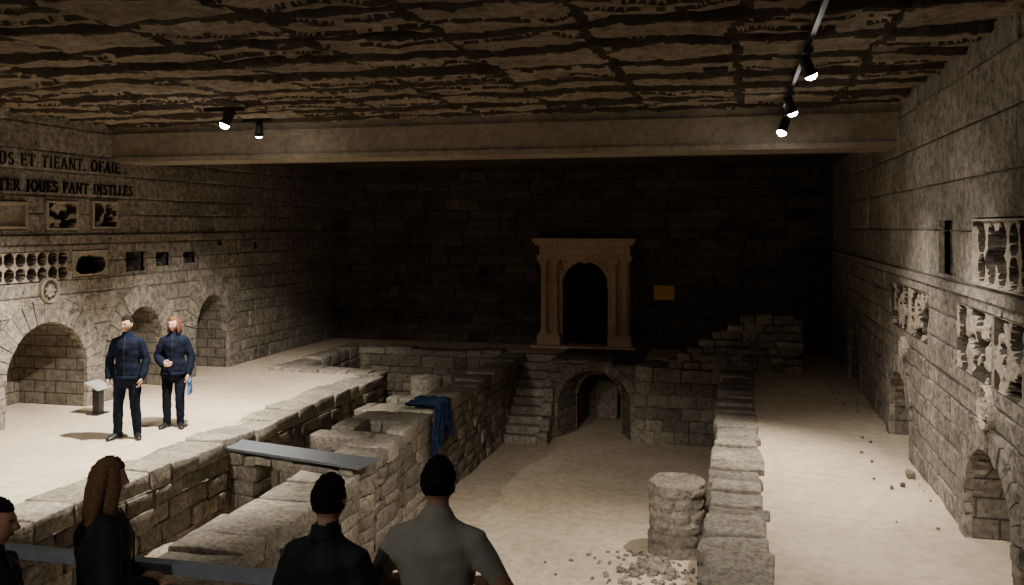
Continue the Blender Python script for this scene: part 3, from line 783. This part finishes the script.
def person(name,x,y,face,h,c):
    e=empty(name,(x,y,0)); s=h/1.75; e.scale=(s,s,s); e.rotation_euler=(0,0,face)
    bk=c.get('bulk',1.0); jk=c.get('pad',.012); fem=c.get('fem',False)
    lean=c.get('lean',0.0)
    V=Vector
    mb=MB()
    sw=.92 if fem else 1.0
    tor=[(.84,.165,.118),(.92,.176,.126),(1.0,.165,.12),(1.1,.148 if not fem else .135,.108),(1.2,.158*sw,.115),(1.3,.172*sw,.125),(1.37,.168*sw,.115),(1.42,.135*sw,.09),(1.465,.085,.072)]
    pts=[];rr=[]
    for z,a,b in tor:
        k=jk if z<1.4 else jk*.4
        pts.append(V((0,lean*(z-.9)+(-.01 if z>1.35 else 0),z))); rr.append((a*bk+k,b*bk+k))
    tube(mb,pts,rr,24)
    ny=lean*.6
    tube(mb,[(0,ny-.01,1.44),(0,ny-.002,1.5),(0,ny+.008,1.57)],[.066,.056,.054],16)
    segs=[]
    segs.append((V((0,lean*.3,1.15)),V((0,lean*.5,1.42)),.155,1)); segs.append((V((0,0,c.get('hem',.84)+.13)),V((0,0,1.15)),.15,1))
    segs.append((V((0,ny,1.50)),V((0,ny,1.6)),.06,2))
    feet=c.get('feet',[(-.11,.0,.0),(.11,.0,.0)])
    for sd,ft in zip((-1,1),feet):
        hip=V((sd*.095,0,.90)); an=V((ft[0],ft[1],.09)); kn=(hip+an)/2+V((0,.03+c.get('knee',0),.03)); kn.z=.49
        tube(mb,[hip,hip.lerp(kn,.45),kn,kn.lerp(an,.4),kn.lerp(an,.85),an+V((0,0,-.02))],[.098*bk,.09*bk,.071,.07,.061,.062],16)
        segs+= [(hip,kn,.09,0),(kn,an,.065,0)]
    SF=c.get('sleeve',.62)
    for sd,key in((-1,'L'),(1,'R')):
        sh=V((sd*.168*sw*bk,lean*.5-.01,1.375)); el=V(c[key][0]); wr=V(c[key][1])
        S_=c.get('short')
        tube(mb,[V((sd*.09,lean*.5-.01,1.425)),sh,sh.lerp(el,.35),sh.lerp(el,.8),el,el.lerp(wr,.3),el.lerp(wr,.75),wr],[.045,.06+jk*.5,.054+jk*.8,.045+jk*(.8 if not S_ else .2),.043+jk*(0.2 if S_ else 1),.042+jk*(0 if S_ else 1),.034+jk*(0 if S_ else 1),.029+jk*(0 if S_ else .9)],16,0,V((0,1,0)))
        if S_:
            mid=sh.lerp(el,SF)
            segs+=[(sh,mid,.06,1),(mid,el,.05,2),(el,wr,.04,2)]
        else: segs+=[(sh,el,.055,1),(el,wr,.045,1)]
    o=mb.obj('body',[c['pants'],c['top'],c['skin']],e,smooth=True)
    md=o.modifiers.new('r','REMESH'); md.mode='VOXEL'; md.voxel_size=.014
    m2=o.modifiers.new('s','SMOOTH'); m2.iterations=4; m2.factor=.5
    dg=bpy.context.evaluated_depsgraph_get(); dg.update()
    me=bpy.data.meshes.new_from_object(o.evaluated_get(dg)); o.modifiers.clear(); o.data=me
    me.materials.clear()
    for m in (c['pants'],c['top'],c['skin']): me.materials.append(m)
    for v in me.vertices:
        p=v.co
        if p.z<1.47:
            f=noise.noise(V((p.x*7+3,p.y*7,p.z*13)))*.009+noise.noise(V((p.x*16,p.y*16,p.z*22)))*.003
            if c.get('short') and abs(p.x)>.24: f*=.1
            v.co=p+v.normal*f
    hem=c.get('hem',.84)
    for f in me.polygons:
        p=f.center; best=9;bm_=0
        for a,b,r,m in segs:
            d,t=segd(p,a,b); q=d/r
            if q<best: best=q;bm_=m
        if bm_==1 and p.z<hem and abs(p.x)<.2:
            da=min(segd(p,V(c[k][0]),V(c[k][1]))[0] for k in 'LR')
            if da>.07: bm_=0
        if bm_==0 and p.z>hem: bm_=1
        f.material_index=bm_; f.use_smooth=True
    mb=MB()
    if c.get('jacket'):
        tube(mb,[(0,0,hem-.015),(0,0,hem+.045)],[(.176*bk+jk+.008,.128*bk+jk+.008)]*2,28,0,V((1,0,0)),False)
        tube(mb,[(0,ny-.014,1.445),(0,ny-.008,1.52)],[(.082,.078),(.070,.070)],20,0,V((1,0,0)),False)
        tube(mb,[(0,.155*bk+jk*.6-.02,hem+.02),(0,.122*bk+jk+.004,1.1),(0,.130*bk+jk+lean*.4,1.3),(0,.085+lean*.5,1.46)],[.006]*4,8,1)
        for sd in(-1,1): tube(mb,[(sd*.11,.112*bk+jk,.93),(sd*.135,.098*bk+jk,1.04)],[.006,.006],6,1)
        mb.obj('jacket_trim',[c['top'],M_black],e,smooth=True)
    mb=MB()
    for ft in feet:
        a=ft[2]; dx,dy=math.sin(a),math.cos(a)
        P=lambda q,z:V((ft[0]+dx*q,ft[1]+dy*q,z))
        tube(mb,[P(-.07,.045),P(-.02,.052),P(.06,.045),P(.13,.034),P(.185,.026)],[(.034,.044),(.04,.052),(.043,.045),(.047,.034),(.036,.025)],14,0,V((dy,-dx,0)))
    mb.obj('shoes',c.get('shoe',M_shoe),e,smooth=True)
    mb=MB()
    for sd,key in((-1,'L'),(1,'R')):
        el=V(c[key][0]);wr=V(c[key][1]); d=(wr-el).normalized()
        hd=V(c[key][2]) if len(c[key])>2 else d
        pn=V(c[key][3]) if len(c[key])>3 else V((-sd,0,0))
        sgn=1 if V(hd).normalized().cross(pn).dot(V((0,1,0)) if abs(hd.z)>.5 else V((0,0,1)))>0 else -1
        hand(mb,wr,hd,pn,c.get('curl',.35),sgn)
    mb.obj('hands',c['skin'],e,smooth=True)
    hc=V((0,ny+.022,1.632)); 
    Rm=Matrix.Rotation(c.get('hy',0),3,'Z')@Matrix.Rotation(c.get('hp',0),3,'X')
    tr=lambda p:hc+Rm@V(p)
    mb=MB(); spheremesh(mb,headp,44,40,0,tr)
    for sd in(-1,1):
        spheremesh(mb,lambda d:V((sd*.076+d[0]*.009,-.004+d[1]*.018-.004*d[2],-.004+d[2]*.032)),12,12,0,tr)
        spheremesh(mb,lambda d:V((sd*.0275+d[0]*.0135,.0755+d[1]*.010,.003+d[2]*.0085)),12,10,1,tr)
        spheremesh(mb,lambda d:V((sd*.0275+d[0]*.006,.0825+d[1]*.005,.003+d[2]*.006)),10,8,2,tr)
        tube(mb,[tr((sd*.012,.091,.020)),tr((sd*.028,.089,.025)),tr((sd*.044,.078,.020))],[.0035,.004,.0025],6,3)
    tube(mb,[tr((-.023,.086,-.058)),tr((0,.094,-.056)),tr((.023,.086,-.058))],[.003,.0055,.003],8,4)
    mb.obj('head',[c['skin'],M_eye,M_iris,c['hair'],M_lip],e,smooth=True)
    mb=MB(); lg=c.get('long',False)
    def hairf(d):
        x_,y_,z_=d; p=headp((x_,min(y_,.99),z_)) if y_<0 or z_<.2 else V((x_*.077,y_*.093,z_*.118))
        line=.46+.1*abs(x_)
        if y_<.35: line=min(line,.46-(.35-y_)*(2.2 if not lg else 3.2))
        if y_<-.1: line=-.45 if not lg else -1
        k=sm(line-.06,line+.10,z_)
        n_=noise.noise(V((x_*9,y_*9,z_*9+x)))*.012
        return p*(.90+(.20 if lg else .175)*k)+p.normalized()*n_*k
    spheremesh(mb,hairf,44,40,0,tr)
    if lg:
        LN=c.get('hlen',.24)
        tube(mb,[tr((0,-.035,.04)),tr((0,-.055,-.06)),tr((0,-.065,-.15)),tr((0,-.075,-LN))],[(.085,.065),(.093,.062),(.098,.05),(.075,.035)],18)
        for sd in(-1,1):
            tube(mb,[tr((sd*.06,.0,.05)),tr((sd*.078,.008,-.04)),tr((sd*.082,.005,-.12)),tr((sd*.075,-.0,-LN+.02))],[(.03,.04),(.024,.042),(.026,.04),(.018,.03)],12)
    mb.obj('hair',c['hair'],e,smooth=True)
    return e
pi=math.pi
mL=person('man_in_navy_jacket',-8.42,11.08,pi+.3,1.74,dict(top=M_navy,pants=M_pants,skin=M_skin,hair=M_hairD,jacket=True,pad=.018,bulk=1.0,hem=.86,
   feet=[(-.14,0,-.45),(.13,.02,.4)],L=[(-.255,-.03,1.12),(-.235,.08,.88)],R=[(.26,-.03,1.12),(.235,.08,.88)],hy=-.3,hp=-.06,curl=.5))
wL=person('woman_in_navy_jacket',-8.2,11.85,pi+.4,1.66,dict(top=M_navy,pants=M_pants,skin=M_skin2,hair=M_hairR,jacket=True,pad=.022,bulk=1.0,fem=True,hem=.84,long=True,hlen=.17,
   feet=[(-.10,.02,-.3),(.11,-.02,.35)],L=[(-.26,-.03,1.12),(-.24,.08,.86)],R=[(.25,.0,1.12),(.14,.20,1.02),(-.9,.3,.1),(0,-1,0)],hy=-.3,hp=-.05,curl=.5))
mb=MB()
def bagf(d):
    x_,y_,z_=d
    ww=.085+.055*(-z_) if z_<.5 else .085-.05*(z_-.5)*2
    q=Vector((x_,y_,0)); q=q.normalized() if q.length>.01 else q
    k=1 if abs(z_)<.93 else (1-abs(z_))/.07
    f=.010*math.sin(9*math.atan2(y_,x_)+z_*3)+.012*noise.noise(Vector(d)*4)
    return Vector((-.255+(.024+f)*q.x*k,.09+(ww+f)*q.y*k,.66+.13*z_))
spheremesh(mb,bagf,36,24)
tube(mb,[(-.25,.05,.77),(-.245,.085,.81),(-.25,.12,.77)],[.007]*3,6)
mb.obj('shopping_bag',M_bag,wL,smooth=True)
m1=person('man_in_grey_tshirt',-1.46,4.28,.05,1.86,dict(top=M_tee,pants=M_pants,skin=M_skin,hair=M_hairD,short=True,pad=.012,bulk=1.06,hem=.86,sleeve=.6,
   L=[(-.31,-.03,1.15),(-.17,.20,1.10),(.5,.8,.1),(0,0,-1)],R=[(.34,-.02,1.16),(.18,.20,1.08),(-.5,.8,.1),(0,0,-1)],hy=-.05,hp=-.08))
m2=person('man_in_dark_jacket',-1.95,4.05,-.08,1.80,dict(top=M_dark,pants=M_pants,skin=M_skin,hair=M_hairD,jacket=True,pad=.018,bulk=.94,hem=.84,
   L=[(-.26,0,1.13),(-.12,.2,1.05),(.6,.7,.1),(0,0,-1)],R=[(.25,0,1.13),(.12,.2,1.05),(-.6,.7,.1),(0,0,-1)],hy=.0,hp=-.1))
w1=person('woman_with_long_hair',-3.42,4.3,-.75,1.73,dict(top=M_dark,pants=M_pants,skin=M_skin2,hair=M_hairB,jacket=True,fem=True,pad=.03,long=True,hlen=.27,hem=.84,
   L=[(-.25,.0,1.12),(-.10,.2,1.02),(.6,.7,.1),(0,0,-1)],R=[(.27,-.02,1.12),(.14,.22,1.02),(-.3,.8,.1),(0,0,-1)],hy=.15,hp=-.12))
m3=person('man_in_profile',-3.52,3.62,-1.25,1.70,dict(top=M_dark,pants=M_pants,skin=M_skin,hair=M_hairD,jacket=True,pad=.015,
   L=[(-.26,0,1.13),(-.2,.16,.95)],R=[(.26,0,1.13),(.2,.16,.95)],hy=.1,hp=-.08))

# ================================================================= CAMERA
cam=bpy.data.cameras.new('Camera'); co=bpy.data.objects.new('Camera',cam); bpy.context.scene.collection.objects.link(co)
co.location=(0,0,3.03); cam.sensor_width=36; cam.lens=31.64; cam.shift_y=-.0659
co.rotation_euler=(pi/2,0,math.radians(14.1)); cam.clip_start=.05
bpy.context.scene.camera=co
